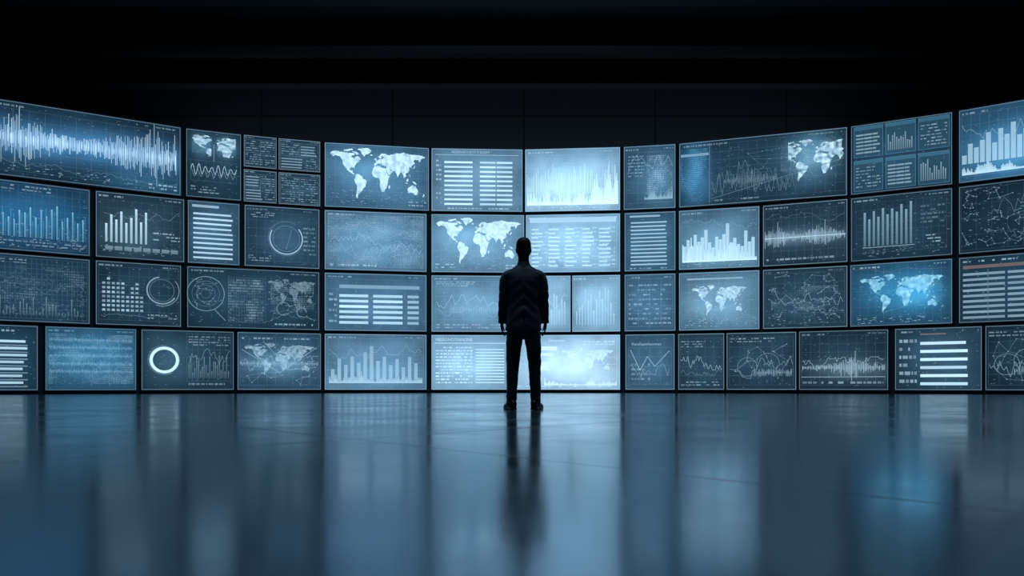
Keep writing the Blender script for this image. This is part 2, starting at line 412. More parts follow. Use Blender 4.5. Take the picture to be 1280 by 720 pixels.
def k_wide(c):
    c.glows = [(.1, .5, .08, .5, (70, 140, 190), .6), (.8, .62, .12, .3, (110, 170, 200), .65)]
    c.field(.01, .08, .18, .9, 24, 26, .6, 3, CY, .15); c.rect(.01, .78, .185, .82, .3)
    c.line([(.19, .04), (.19, .96)], .3); c.grid(.2, .08, .99, .94, 14, 7, .12)
    c.chart(.2, .15, .8, .65, 60, .35, .45, .016); c.chart(.2, .2, .7, .5, 80, .25, .5, .014)
    c.wave(.28, .35, .6, 50, lambda t: .03+.16*math.exp(-((t-.5)/.3)**2), .5, .3); c.line([(.2, .1), (.98, .55)], .2)
    c.worldmap(.66, .28, .98, .86, .72, (-110, 90), (-50, 80), None, .8); c.network(.4, .5, .9, .85, 14, .3)
    c.field(.62, .3, .97, .88, 50, 22, .35, 4)
    c.textrows(.22, .04, .5, .1, 1, .4); c.head(.4)
def k_six(c):
    for i in range(3):
        for j in range(2):
            u0, v0 = .03+.325*i, .04+.49*j; u1, v1 = u0+.295, v0+.44
            c.rect(u0, v0, u1, v1, .06, 1, None, CY); c.line([(u0, v0), (u1, v0), (u1, v1), (u0, v1), (u0, v0)], .35, .018, 3, CY)
            c.rect(u0, v1-.05, u1, v1, .2, 2, None, CY)
            if (i+j) % 3 == 2: c.bars(u0+.02, v0+.05, u1-.02, v1-.08, [c.r.uniform(.3, 1) for _ in range(12)], .4, .3, .5)
            elif (i+j) % 3 == 1: c.table(u0+.02, v0+.05, u1-.02, v1-.08, 6, .42, .45, 3, .2)
            else: c.textrows(u0+.02, v0+.04, u1-.02, v1-.08, 7, .55, .8, .3)
def k_bluehist(c):
    c.glows = [(.6, .3, .5, .4, (80, 155, 205), .6)]
    c.grid(.03, .08, .97, .92, 10, 6, .15); c.ink = lin((200, 235, 252))
    c.bars(.03, .25, .97, .85, [.2, .45, .35, .5, .65, .4, .7, .55, .8, .5, .62, .9, .66, .72, .5], .6, .8, .8)
    c.dense(.03, .1, .97, .42, 70, .6, .97, lambda t: .7); c.chart(.03, .5, .97, .95, 30, .5, .25); c.head()
def k_bluebars(c):
    c.glows = [(.5, .5, .6, .3, (20, 100, 150), .5)]
    c.grid(.02, .05, .98, .95, 16, 8, .12)
    c.bars(.03, .2, .98, .75, [.5, .6, .42, .7, .55, .35, .8, .6, .5, .45, .7, .65, .8, .55, .75, .6, .8, .9, .5, .62, .78, .5, .6], .7, .5, .3, lin((150, 220, 250)))
    c.bars(.03, .2, .98, .65, [c.r.uniform(.3, 1) for _ in range(46)], .4, .3, .3, lin((100, 190, 235)))
    c.textrows(.05, .86, .7, .96, 2, .4); c.specks(.02, .05, .98, .4, 90, .4); c.textrows(.04, .07, .95, .16, 2, .35)
def k_bars(c):
    c.grid(.05, .15, .95, .88, 10, 6, .1); v = [.5, .75, .62, .85, .55, .7, .95, .6, .88]
    c.glows = [(.35, .4, .3, .3, (90, 120, 135), .3)]
    c.bars(.1, .24, .6, .8, v, .85, .65, .45); c.bars(.1, .12, .95, .18, [1]*8, .3, .25, .8)
    c.textrows(.64, .3, .95, .45, 3, .6); c.chart(.08, .5, .95, .85, 22, .35, .2, .015); c.head(.6); c.specks(.05, .05, .95, .2, 30, .5)
def k_rows(c):
    c.glows = [(.5, .5, .6, .6, (60, 90, 110), .3)]
    c.table(.1, .08, .92, .86, 10, .85, .38, 1, .12); c.rect(.08, .9, .6, .94, .5)
def k_ring(c):
    c.glows = [(.55, .45, .3, .4, (60, 95, 120), .4)]
    c.ring(.55, .48, .5, .03, 150, 400, .75); c.ring(.55, .48, .42, .012, 0, 360, .2); c.ring(.55, .48, .56, .012, 60, 320, .2)
    c.grid(.04, .1, .96, .9, 8, 6, .1); c.textrows(.05, .8, .4, .9, 3, .4); c.textrows(.05, .08, .35, .2, 3, .4); c.line([(.55, .3), (.62, .62)], .25, .016); c.head(.3)
    c.textrows(.78, .2, .95, .7, 7, .25)
def k_haze(c):
    c.glows = [(.5, .5, .5, .4, (90, 150, 190), .4)]
    c.field(.03, .06, .97, .94, 60, 36, .4, 5, None, .08); c.chart(.05, .3, .95, .7, 50, .6, .2, .018); c.chart(.05, .15, .95, .6, 70, .5, .2, .014); c.chart(.05, .4, .95, .9, 30, .45, .2, .014); c.grid(.03, .06, .97, .94, 10, 7, .22); c.head(.6); c.network(.1, .1, .9, .9, 30, .35); c.textrows(.05, .05, .5, .12, 1, .6)
def k_panel(c):
    c.glows = [(.4, .5, .6, .5, (120, 150, 165), .28)]
    for i in range(5):
        c.table(.06+.18*i, .1, .06+.18*i+.13, .8, 10, .75, .38, 1, .5)
    c.textrows(.05, .1, .95, .8, 10, .45, .5, .35); c.grid(.04, .08, .96, .84, 5, 5, .5); c.rect(.04, .86, .96, .95, .4); c.head(.9)
def k_list(c):
    c.table(.12, .1, .88, .88, 12, .7, .36, 1, .1); c.rect(.1, .92, .7, .95, .5); c.textrows(.1, .02, .9, .07, 1, .4)
def k_cityhist(c):
    c.glows = [(.5, .3, .5, .35, (120, 175, 200), .45)]
    c.grid(.03, .08, .97, .92, 9, 6, .15); c.bars(.05, .14, .95, .85, [.35, .5, .3, .62, .45, .55, .72, .42, .3, .55, .48, .6, .85, .4, .5, .35, .3, .66, .4, .5], .65, .95, .9)
    c.dense(.04, .12, .97, .5, 70, .8, 1, lambda t: .75); c.head(.5); c.specks(.03, .04, .97, .12, 30, .5); c.chart(.04, .6, .96, .9, 40, .4, .2, .014)
def k_orangewave(c):
    c.glows = [(.5, .45, .5, .1, (130, 160, 180), .5)]
    c.grid(.03, .1, .97, .9, 10, 6, .12); c.wave(.02, .45, .98, 80, lambda t: .12+.06*math.sin(t*11), 1.0, .4, ICE, .7)
    c.line([(.02, .45), (.98, .45)], .85, .024); c.head(.5); c.chart(.03, .65, .97, .85, 30, .3, .2, .012); c.textrows(.04, .06, .9, .14, 1, .4)
def k_growth(c):
    c.grid(.05, .12, .95, .9, 12, 7, .1); c.bars(.13, .22, .64, .9, [.78, .62, .8, .66, .85, .7, .82, .74, .9, .78, .95], .65, .35, .5, lin((160, 205, 225)))
    c.line([(.12, .2), (.64, .2)], .6, .02); c.textrows(.72, .2, .92, .35, 3, .6); c.head(.5); c.specks(.05, .05, .95, .18, 50, .3); c.textrows(.7, .5, .94, .8, 5, .2)
def k_net(c):
    c.network(.03, .05, .97, .95, 90, .38, .012); c.grid(.02, .05, .98, .95, 6, 4, .1); c.chart(.3, .4, .7, .98, 12, .3, .3, .014); c.chart(.5, .1, .98, .6, 16, .3, .3, .014); c.specks(.05, .05, .95, .95, 60, .3)
def k_netmap(c):
    c.network(.06, .15, .95, .9, 60, .4, .013); c.chart(.1, .3, .95, .75, 30, .6, .25, .018); c.chart(.1, .2, .95, .6, 24, .4, .25, .015); c.grid(.03, .08, .97, .92, 8, 5, .15); c.specks(.04, .05, .96, .3, 50, .4); c.head(.3)
    c.field(.1, .3, .9, .7, 36, 16, .25, 4)
def k_dim(c):
    c.grid(.02, .05, .98, .95, 24, 12, .15); c.field(.04, .1, .96, .85, 50, 20, .25, 5); c.textrows(.04, .86, .5, .94, 2, .4); c.bars(.05, .1, .95, .4, [c.r.random() for _ in range(36)], .25, .1, .3)
    c.chart(.04, .4, .96, .75, 50, .25, .15, .013)
def k_squares(c):
    for k in range(9):
        h_ = c.r.uniform(.45, 1)
        for j in range(int(9*h_)): c.rect(.07+.055*k, .22+.07*j, .07+.055*k+.035, .22+.07*j+.035, .3+.4*c.r.random(), 2)
    c.ring(.77, .58, .4, .04, 100, 330, .4); c.ring(.77, .58, .34, .015, 0, 360, .2); c.ring(.77, .58, .48, .02, 250, 400, .35)
    c.textrows(.6, .1, .95, .2, 2, .4); c.head(.5); c.grid(.03, .08, .97, .92, 8, 6, .12); c.chart(.06, .08, .9, .2, 30, .4, .2, .014)
def k_globe(c):
    cu, cv = .135, .56
    c.ring(cu, cv, .54, .02, 0, 360, .35)
    for k in range(1, 4): c.ring(cu, cv, .54*k/4, .01, 0, 360, .2)
    c.network(.05, .3, .22, .8, 26, .35, .012); c.grid(.3, .1, .58, .85, 14, 12, .18); c.field(.3, .12, .57, .84, 22, 16, .45, 4)
    c.line([(.2, .3), (.28, .12)], .4); c.worldmap(.6, .4, .97, .86, .25, (-168, 178), (-56, 84), None, .6)
    c.field(.62, .3, .96, .8, 34, 16, .4, 4)
    c.ring(.72, .35, .2, .02, 20, 320, .3); c.ring(.86, .3, .14, .02, 0, 280, .4); c.network(.6, .15, .97, .85, 30, .35); c.textrows(.62, .05, .95, .12, 1, .5); c.head(.4); c.chart(.3, .1, .98, .3, 44, .25, .2, .014)
def k_tablewide(c):
    c.glows = [(.5, .45, .5, .4, (90, 120, 140), .3)]
    c.table(.14, .12, .44, .68, 6, .92, .5); c.table(.47, .12, .78, .68, 6, .88, .5); c.table(.81, .12, .93, .68, 6, .55, .5); c.rect(.14, .74, .93, .8, .3)
    c.head(.5); c.textrows(.04, .12, .12, .68, 6, .4); c.grid(.02, .05, .98, .9, 10, 5, .15)
def k_line(c):
    c.glows = [(.5, .4, .5, .4, (80, 120, 145), .3)]
    c.grid(.04, .08, .96, .9, 9, 6, .22); c.chart(.05, .35, .95, .7, 60, .7, .2, .018); c.chart(.05, .2, .95, .5, 40, .5, .25, .016); c.wave(.2, .4, .9, 40, lambda t: .1, .5, .3); c.textrows(.05, .8, .5, .9, 3, .55); c.head(.5); c.textrows(.05, .05, .95, .15, 2, .4)
def k_pale(c):
    c.glows = [(.5, .5, .6, .5, (120, 155, 170), .25)]
    c.grid(.05, .08, .95, .92, 6, 6, .3); c.bars(.08, .12, .92, .8, [c.r.uniform(.3, 1) for _ in range(14)], .45, .25, .4); c.chart(.08, .3, .92, .8, 16, .5); c.head(.6)
def k_coldmap(c):
    c.glows = [(.45, .55, .35, .3, (40, 130, 175), .6), (.7, .5, .2, .25, (60, 165, 215), .6)]
    c.worldmap(.1, .2, .92, .82, .72, (-168, 178), (-56, 84), lin((160, 225, 252)), .6); c.field(.55, .3, .9, .75, 30, 20, .45, 4, lin((160, 225, 255)))
    c.network(.15, .2, .9, .8, 26, .5, .014, CY); c.head(.7); c.chart(.05, .86, .95, .93, 30, .4, .3, .014, 0, ORG); c.specks(.05, .04, .95, .14, 50, .5); c.grid(.02, .04, .98, .96, 12, 7, .1)
def k_softmap(c):
    c.glows = [(.5, .5, .4, .35, (120, 170, 195), .4)]
    c.worldmap(.16, .24, .84, .78, .6, (-168, 178), (-56, 84), None, .7); c.grid(.03, .06, .97, .94, 10, 6, .18); c.rect(.1, .87, .8, .9, .3); c.chart(.06, .1, .94, .4, 34, .3, .3, .014); c.specks(.04, .04, .96, .2, 40, .5); c.network(.15, .25, .85, .8, 18, .4)
def k_orlist(c):
    c.table(.04, .06, .96, .8, 9, .42, .45, 2, .05); c.rect(.04, .82, .7, .87, .35, 2, None, ORG); c.textrows(.04, .9, .6, .96, 1, .6); c.line([(.3, .05), (.3, .8)], .2)
def k_biglist(c):
    c.glows = [(.6, .5, .4, .5, (70, 105, 125), .4)]
    c.table(.3, .08, .88, .86, 6, 1, .36, 1, .15); c.textrows(.05, .08, .26, .86, 6, .5); c.head(.5); c.rect(.3, .89, .6, .91, .4, 3, None, ORG)
def k_leftlist(c):
    c.table(.1, .1, .92, .84, 7, .85, .35, 1, .2); c.textrows(.1, .88, .7, .95, 1, .7); c.table(.1, .05, .92, .79, 7, .35, .15)
def k_noise(c):
    c.glows = [(.5, .55, .55, .35, (60, 130, 170), .5)]
    c.ink = lin((165, 220, 250)); c.field(.03, .1, .97, .9, 70, 34, .6, 5, None, .15)
    for v in (.3, .42, .55, .68, .8): c.wave(.04, v, .96, 80, lambda t: .04, .6, .6)
    c.head(.6); c.grid(.02, .05, .98, .95, 10, 5, .15)
def k_donut(c):
    c.glows = [(.24, .5, .2, .4, (70, 110, 130), .45)]
    c.ring(.24, .5, .33, .085, 0, 360, 1.0); c.ring(.24, .5, .46, .012, 90, 300, .2); c.ring(.24, .5, .415, .02, 0, 360, .35)
    c.bars(.5, .2, .96, .6, [c.r.uniform(.2, 1) for _ in range(22)], .25, .12, .4); c.textrows(.5, .74, .96, .92, 4, .35); c.grid(.48, .15, .97, .95, 8, 6, .14); c.chart(.5, .3, .96, .7, 26, .45, .25, .016); c.textrows(.5, .06, .9, .14, 1, .4)
def k_signal(c):
    c.glows = [(.45, .45, .4, .2, (120, 170, 200), .45)]
    c.worldmap(.08, .25, .92, .82, .38, (-168, 178), (-56, 84), None, .7)
    c.line([(.05, .7), (.5, .3), (.95, .75)], .5, .018); c.line([(.3, .85), (.62, .35), (.95, .4)], .4, .016)
    c.wave(.03, .46, .97, 100, lambda t: .05, .7, .4); c.chart(.03, .3, .97, .6, 70, .6, .3, .016); c.grid(.03, .08, .97, .92, 9, 6, .15); c.textrows(.05, .86, .95, .93, 1, .45); c.network(.1, .1, .95, .8, 24, .45)
def k_bluecity(c):
    c.glows = [(.5, .3, .6, .4, (95, 150, 185), .35)]
    c.bars(.06, .14, .94, .9, [.3, .55, .4, .6, .45, .7, .85, .5, .6, .4, .55, .35, .6, .45], .3, .6, .55); c.dense(.04, .12, .96, .36, 60, .2, .7, lambda t: .6); c.grid(.03, .06, .97, .92, 9, 6, .18); c.head(.5); c.chart(.05, .5, .95, .9, 30, .4, .25)
def k_center(c):
    c.glows = [(.5, .4, .6, .5, (145, 182, 200), .3)]
    c.text('MESSONOTINNONE', .05, .89, .14, .8); c.textrows(.05, .1, .52, .8, 12, .95, .85, .4); c.table(.56, .12, .95, .78, 12, .8, .35); c.rect(.04, .84, .96, .86, .35); c.grid(.03, .06, .97, .84, 4, 5, .3)
def k_white(c):
    c.glows = [(.6, .4, .5, .4, (200, 215, 225), .3)]
    c.worldmap(.46, .3, .94, .76, .4, (-168, 178), (-56, 84), None, .7); c.rect(.26, .72, .42, .79, .8); c.rect(.26, .62, .38, .67, .7); c.rect(.26, .35, .34, .5, .6); c.textrows(.66, .8, .95, .9, 2, .7)
    c.dense(.3, .08, .97, .36, 70, .2, .85, lambda t: .5); c.textrows(.05, .04, .95, .08, 1, .7); c.text('Sonnmonte', .34, .88, .12, .8); c.grid(.03, .06, .97, .86, 10, 6, .25)
def k_vers(c):
    c.text('Versnasninsonnes', .12, .8, .14, .55); c.grid(.06, .1, .94, .76, 4, 4, .25); c.textrows(.12, .15, .5, .5, 4, .3)
    c.line([(.1, .72), (.3, .35), (.45, .6), (.6, .42), (.9, .7)], .6, .022); c.chart(.1, .2, .9, .6, 22, .5, .3, .018)
def k_osc(c):
    c.grid(.04, .08, .96, .92, 5, 5, .15); c.chart(.05, .35, .95, .6, 40, .7, .35, .02); c.chart(.05, .25, .95, .4, 40, .35, .3, .014); c.textrows(.06, .75, .6, .88, 3, .45); c.textrows(.06, .06, .9, .16, 2, .4)
def k_swirl(c):
    c.ring(.3, .4, .3, .012, 0, 360, .3); c.ring(.6, .45, .35, .012, 0, 200, .3); c.chart(.05, .2, .95, .6, 30, .5, .3); c.network(.1, .15, .9, .8, 26, .4); c.grid(.04, .08, .96, .92, 6, 5, .12); c.textrows(.05, .82, .7, .92, 2, .45); c.wave(.4, .3, .95, 24, lambda t: .08, .7, .4)
def k_low(c):
    c.glows = [(.6, .35, .4, .15, (120, 150, 165), .4)]
    c.grid(.03, .08, .97, .92, 9, 6, .12); c.wave(.04, .38, .97, 70, lambda t: .05+.14*math.exp(-((t-.62)/.18)**2), .9, .4, ICE, .7); c.line([(.03, .22), (.97, .22)], .6); c.chart(.04, .3, .95, .55, 60, .7, .25, .018); c.head(.4); c.textrows(.04, .08, .95, .17, 1, .4)

ROWZ = {1: (187, 265), 2: (269, 341), 3: (345, 415), 4: (419, 487), 5: (187, 224), 6: (227.5, 265)}
SCR = [
(1,-52,227,(24,50,70),k_bigwave,'wide wall display showing a dense white audio-style waveform'),
(1,234,302,(30,54,68),k_faces,'narrow display with two soft map shapes above a regular wave'),
(5,306,346.5,(34,56,70),k_text,'small display filled with blocks of pale text'),
(5,349.5,401,(38,60,74),k_text,'small display filled with blocks of pale text'),
(6,306,346.5,(34,56,70),k_text,'small display filled with blocks of pale text'),
(6,349.5,401,(38,60,74),k_text,'small display filled with blocks of pale text'),
(1,407,537,(50,82,106),k_map,'display with white world map above faint grid lines'),
(1,540.5,654,(62,96,120),k_table,'display headed by a title over a white two-column table'),
(1,657.5,776,(78,116,142),k_dense,'bright display with dense white spiky histogram'),
(1,781,845,(38,66,84),k_small,'narrow display with small rising chart and text'),
(1,850,1060,(28,52,68),k_wide,'wide display with line charts and a glowing map'),
(1,1065,1191,(24,54,72),k_six,'display divided into six small data windows'),
(1,1200,1325,(28,72,102),k_bluehist,'blue display with glowing skyline-like bar histogram'),
(2,-52,113,(18,58,88),k_bluebars,'saturated blue display with fine blue bars'),
(2,121,231,(32,54,66),k_bars,'display with row of white vertical bars'),
(2,236,300,(46,74,92),k_rows,'narrow display with stacked white horizontal rows'),
(2,307,400,(34,58,74),k_ring,'display with thin circular gauge ring'),
(2,407,534,(58,98,126),k_haze,'display with hazy blue scatter and line charts'),
(2,540.5,656,(62,98,122),k_map2,'display with white world map and small captions'),
(2,658.5,776,(88,126,150),k_panel,'pale bright display with gridded multi-column table'),
(2,782,845,(46,76,94),k_list,'narrow display with list of white lines'),
(2,850,950,(54,96,122),k_cityhist,'display with bright skyline-like white histogram'),
(2,955,1060,(34,52,64),k_orangewave,'display with thin white waveform trace'),
(2,1065,1191,(28,52,66),k_growth,'display with row of pale vertical bars'),
(2,1200,1325,(22,42,55),k_net,'dark display with thin network routes diagram'),
(3,-52,113,(24,54,74),k_dim,'dim blue display with fine grid and small bars'),
(3,121,227,(28,52,66),k_squares,'display with block columns beside a ring gauge'),
(3,235,400,(30,56,72),k_globe,'wide display with wireframe globe and small maps'),
(3,407,534,(54,86,110),k_tablewide,'display with white horizontal table rows'),
(3,540.5,656,(60,98,122),k_line,'display with fine line charts on blue'),
(3,658.5,714,(84,118,140),k_pale,'narrow pale display with faint bars'),
(3,716.5,776,(86,122,144),k_pale,'narrow pale display with faint bars'),
(3,782,845,(50,78,98),k_faint,'narrow display with faint gridded table text'),
(3,850,950,(62,104,130),k_softmap,'display with soft white world map'),
(3,955,1060,(38,60,74),k_netmap,'dim display with thin line charts and route lines'),
(3,1064,1191,(20,70,98),k_coldmap,'saturated blue display with glowing cyan world map'),
(3,1200,1325,(26,54,72),k_orlist,'display with blue list under an orange heading line'),
(4,-52,48,(26,56,76),k_leftlist,'display with white list lines'),
(4,58,171,(30,74,98),k_noise,'blue display filled with noisy signal bands'),
(4,178,293,(30,54,68),k_donut,'display with bright white donut chart'),
(4,298,402,(42,72,92),k_signal,'display with faint world map crossed by pale lines'),
(4,407,534,(60,102,130),k_bluecity,'blue display with tall pale bars'),
(4,540.5,638.5,(88,124,146),k_center,'bright display with title and dense text'),
(4,641,776,(112,138,154),k_white,'very bright display with pale world map and chart'),
(4,783,844,(46,72,90),k_vers,'narrow display with heading above a line trace'),
(4,849,906,(34,54,68),k_osc,'small display with wavy oscilloscope line'),
(4,909.5,996,(34,54,68),k_swirl,'display with circular arcs and network lines'),
(4,1000,1111,(30,48,60),k_low,'display with low white spiky trace'),
(4,1120,1228,(28,54,70),k_biglist,'display with thick white horizontal list bars'),
(4,1233,1325,(24,46,60),k_swirl,'dark display with circular arcs and network lines'),
]
def theta(px):
    u = (px-641)/F; lo, hi = -1.0, 1.0
    for _ in range(50):
        md = (lo+hi)/2
        if R*math.sin(md)/(CC+R*math.cos(md)) < u: lo = md
        else: hi = md
    return lo
def mesh_obj(name, v, f, mats, parent, mw=None):
    me = bpy.data.meshes.new(name); me.from_pydata(v, [], f)
    for m_ in mats: me.materials.append(m_)
    o = link(bpy.data.objects.new(name, me)); o.parent = parent
    return o
def boxvf(x0, x1, y0, y1, z0, z1):
    v = [(x, y, z) for x in (x0, x1) for y in (y0, y1) for z in (z0, z1)]
    f = [(0,1,3,2),(4,6,7,5),(0,4,5,1),(2,3,7,6),(0,2,6,4),(1,5,7,3)]
    return v, f
for idx, (row, px0, px1, bg, fn, lab) in enumerate(SCR):
    t0, t1 = theta(px0), theta(px1)
    A = Vector((R*math.sin(t0), CC+R*math.cos(t0), 0)); B = Vector((R*math.sin(t1), CC+R*math.cos(t1), 0))
    y0, y1 = ROWZ[row]; zt = CAMH+(HY-y0)/S0; zb = CAMH+(HY-y1)/S0
    W = (B-A).length; H = zt-zb; mid = (A+B)/2
    sag = R-math.sqrt(R*R-(W/2)**2)
    pxm = (px0+px1)/2
    c = Canvas(W, H, bg, idx+1, .98+.8*math.exp(-((pxm-680)/170)**2))
    fn(c); c.specks(.02, .03, .98, .97, int(34*W), .22, .06); c.border(.34 if 300 < px0 < 1000 else .24)
    c.back()
    root = link(bpy.data.objects.new('video_display', None))
    root.empty_display_size = .3
    root.location = (mid.x, mid.y, zb)
    root.rotation_euler = (0, 0, math.atan2(B.y-A.y, B.x-A.x))
    root['label'] = lab; root['category'] = 'screen'; root['group'] = 'displays on the curved video wall'
    v = [(x, y, z+H/2) for x, y, z in c.v]
    s = mesh_obj('screen', v, c.f, [M_BG, M_INK], root)
    ca = s.data.color_attributes.new('Col', 'FLOAT_COLOR', 'POINT')
    flat = []
    for q in c.c: flat += [q[0], q[1], q[2], 1.0]
    ca.data.foreach_set('color', flat); s.data.polygons.foreach_set('material_index', c.m)
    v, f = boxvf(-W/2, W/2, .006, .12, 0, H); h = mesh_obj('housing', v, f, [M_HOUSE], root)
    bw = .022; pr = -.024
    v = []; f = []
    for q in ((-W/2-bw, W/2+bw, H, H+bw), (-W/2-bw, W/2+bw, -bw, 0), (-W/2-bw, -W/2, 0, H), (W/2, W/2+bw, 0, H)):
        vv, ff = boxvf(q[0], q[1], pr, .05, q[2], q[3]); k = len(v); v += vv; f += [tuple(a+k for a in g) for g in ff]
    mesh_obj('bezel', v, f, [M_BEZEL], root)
    v, f = boxvf(-W*.2, W*.2, .12, .165+sag, H*.3, H*.7); mesh_obj('mounting_bracket', v, f, [M_HOUSE], root)

# ------------------------------------------------------------ person
def loft(bm, secs, ref=(1, 0, 0), n=28, p=2.0, caps=True):
    C = [Vector(s_[:3]) for s_ in secs]; ringsv = []
    for i, s_ in enumerate(secs):
        t_ = (C[min(i+1, len(C)-1)]-C[max(i-1, 0)]).normalized()
        a = Vector(ref); a = (a-t_*a.dot(t_)).normalized(); b_ = t_.cross(a)
        r_ = []
        for k in range(n):
            th = 2*math.pi*k/n; cs, sn = math.cos(th), math.sin(th)
            e = 2/p
            x = math.copysign(abs(cs)**e, cs); y = math.copysign(abs(sn)**e, sn)
            r_.append(bm.verts.new(C[i]+a*x*s_[3]+b_*y*s_[4]))
        ringsv.append(r_)
    for i in range(len(ringsv)-1):
        for k in range(n):
            bm.faces.new((ringsv[i][k], ringsv[i][(k+1) % n], ringsv[i+1][(k+1) % n], ringsv[i+1][k]))
    if caps: bm.faces.new(ringsv[0][::-1]); bm.faces.new(ringsv[-1])
def tube(bm, pts, radii, n=12):
    secs = []
    p0, p1 = Vector(pts[0]), Vector(pts[1]); d = (p1-p0).normalized()
    secs.append((*(p0-d*radii[0]*.8), radii[0]*.4, radii[0]*.4))
    for p, r in zip(pts, radii): secs.append((*p, r, r))
    pe, pq = Vector(pts[-1]), Vector(pts[-2]); d = (pe-pq).normalized()
    secs.append((*(pe+d*radii[-1]*.6), radii[-1]*.8, radii[-1]*.8)); secs.append((*(pe+d*radii[-1]*1.0), radii[-1]*.3, radii[-1]*.3))
    ref = (0, 1, 0) if abs(d.y) < .8 else (1, 0, 0)
    loft(bm, secs, ref, n)
def finish(bm, name, mat, voxel, smooth=4, post=None, parent=None):
    bmesh.ops.recalc_face_normals(bm, faces=bm.faces)
    me = bpy.data.meshes.new(name); bm.to_mesh(me); bm.free()
    o = link(bpy.data.objects.new(name, me))
    if voxel:
        md = o.modifiers.new('r', 'REMESH'); md.mode = 'VOXEL'; md.voxel_size = voxel
        sm = o.modifiers.new('s', 'SMOOTH'); sm.factor = .5; sm.iterations = smooth
        bpy.context.view_layer.update()
        m2 = bpy.data.meshes.new_from_object(o.evaluated_get(bpy.context.evaluated_depsgraph_get()))
        o.modifiers.clear(); o.data = m2; bpy.data.meshes.remove(me); m2.name = name
    if post:
        for v in o.data.vertices: v.co = post(v.co)
    o.data.materials.clear(); o.data.materials.append(mat)
    o.data.polygons.foreach_set('use_smooth', [True]*len(o.data.polygons))
    if parent: o.parent = parent
    return o
M_SKIN = simple('skin', (.14, .09, .075), .55, 0, .1, 60)
M_HAIR = simple('dark_hair', (.010, .010, .011), .7, 0, .2, 120)
M_SUIT = simple('black_suit_wool', (.030, .042, .060), .6, 0, .08, 240, .45, .8)
M_TROU = simple('black_trouser_wool', (.022, .030, .044), .6, 0, .08, 240, .4, .6)
M_SHOE = simple('black_leather', (.008, .008, .010), .3, 0, .05, 40)
M_SHIRT = simple('grey_shirt', (.08, .10, .13), .8, 0, .1, 120)
AX = .008   # arms held closer to the body
bm = bmesh.new()
loft(bm, [(0,0,.80,.12,.08),(0,0,.95,.155,.10),(0,0,1.08,.135,.09),(0,0,1.25,.15,.10),(0,0,1.37,.165,.095),(0,-.005,1.43,.14,.075),(0,-.005,1.47,.07,.06)])
loft(bm, [(0,-.005,1.42,.064,.060),(0,0,1.50,.061,.058),(0,.006,1.56,.058,.060),(0,.01,1.62,.055,.06)])
loft(bm, [(0,.055,1.552,.022,.022),(0,.045,1.565,.036,.045),(0,.03,1.59,.054,.068),(0,.018,1.625,.065,.085),(0,.01,1.665,.071,.094),(0,.007,1.70,.074,.097),(0,.004,1.735,.073,.094),(0,.002,1.765,.062,.080),(0,0,1.785,.043,.055),(0,0,1.795,.018,.022)])
loft(bm, [(0,.10,1.69,.008,.008),(0,.112,1.66,.011,.012),(0,.113,1.642,.015,.011),(0,.100,1.632,.010,.008)])
loft(bm, [(0,.095,1.612,.018,.008),(0,.099,1.605,.024,.010),(0,.094,1.596,.018,.008)])
loft(bm, [(0,.088,1.712,.045,.010),(0,.09,1.705,.05,.012),(0,.086,1.698,.045,.008)])
for sd in (-1, 1):
    loft(bm, [(sd*.066,.0,1.632,.006,.010),(sd*.073,-.002,1.645,.007,.015),(sd*.0775,-.004,1.67,.007,.018),(sd*.078,-.004,1.688,.006,.013)])
    loft(bm, [(sd*.09,0,1.39,.05,.055),(sd*.15,0,1.385,.048,.052),(sd*.19,-.005,1.32,.044,.048),(sd*(.215-AX),-.01,1.16,.038,.042),(sd*(.226-AX),.01,1.03,.035,.039),(sd*(.235-AX),.03,.925,.025,.031)])
    loft(bm, [(sd*(.235-AX),.03,.935,.022,.028),(sd*(.236-AX),.034,.905,.018,.034),(sd*(.236-AX),.037,.87,.016,.042),(sd*(.234-AX),.037,.845,.014,.041),(sd*(.232-AX),.037,.838,.010,.036)])
    for k, (dy, L) in enumerate(((.033, .070), (.011, .078), (-.011, .072), (-.032, .056))):
        x, y, z = sd*(.234-AX), .037+dy, .845
        tube(bm, [(x,y*.95+.002,z+.015),(x-sd*.002,y,z-L*.38),(x-sd*.014,y+.003,z-L*.70),(x-sd*.030,y+.004,z-L*.88)], [.0095,.0088,.0082,.0072])
    tube(bm, [(sd*(.232-AX),.055,.905),(sd*(.228-AX),.080,.880),(sd*(.220-AX),.090,.852),(sd*(.213-AX),.092,.832)], [.013,.011,.0095,.008])
    loft(bm, [(sd*.085,0,.86,.082,.09),(sd*.10,0,.68,.070,.078),(sd*.112,0,.48,.050,.055),(sd*.116,-.008,.34,.047,.052),(sd*.12,0,.12,.034,.040),(sd*.122,.02,.06,.034,.05),(sd*.122,.03,.03,.034,.06)])
body = finish(bm, 'person', M_SKIN, .0045, 3)
PX = (654.5-640)/119.4; PY = F/119.4
bm = bmesh.new()
loft(bm, [(0,0,.74,.07,.07),(0,0,.80,.135,.10),(0,0,.88,.168,.115),(0,0,.97,.165,.115),(0,0,1.04,.15,.108)], p=2.3)
for sd in (-1, 1):
    loft(bm, [(sd*.082,0,.88,.088,.108),(sd*.094,0,.76,.088,.102),(sd*.105,0,.64,.080,.092),(sd*.113,.004,.50,.069,.078),(sd*.119,-.004,.34,.062,.074),(sd*.124,0,.18,.055,.070),(sd*.127,.004,.09,.053,.074),(sd*.129,.008,.05,.053,.080),(sd*.129,.01,.040,.051,.078)], p=2.2)
def wr_t(c):
    d = Vector((c.x-math.copysign(.11, c.x), c.y, 0))
    if d.length > 1e-4 and c.z < .75:
        d.normalize(); k = noise.noise(Vector((c.x*9, c.y*9, c.z*18)))*.005
        low = max(0, 1-c.z/.3); k += .003*low*math.sin(c.z*90+c.x*30)
        c = c+d*k
    return c
finish(bm, 'trousers', M_TROU, .007, 6, wr_t, body)
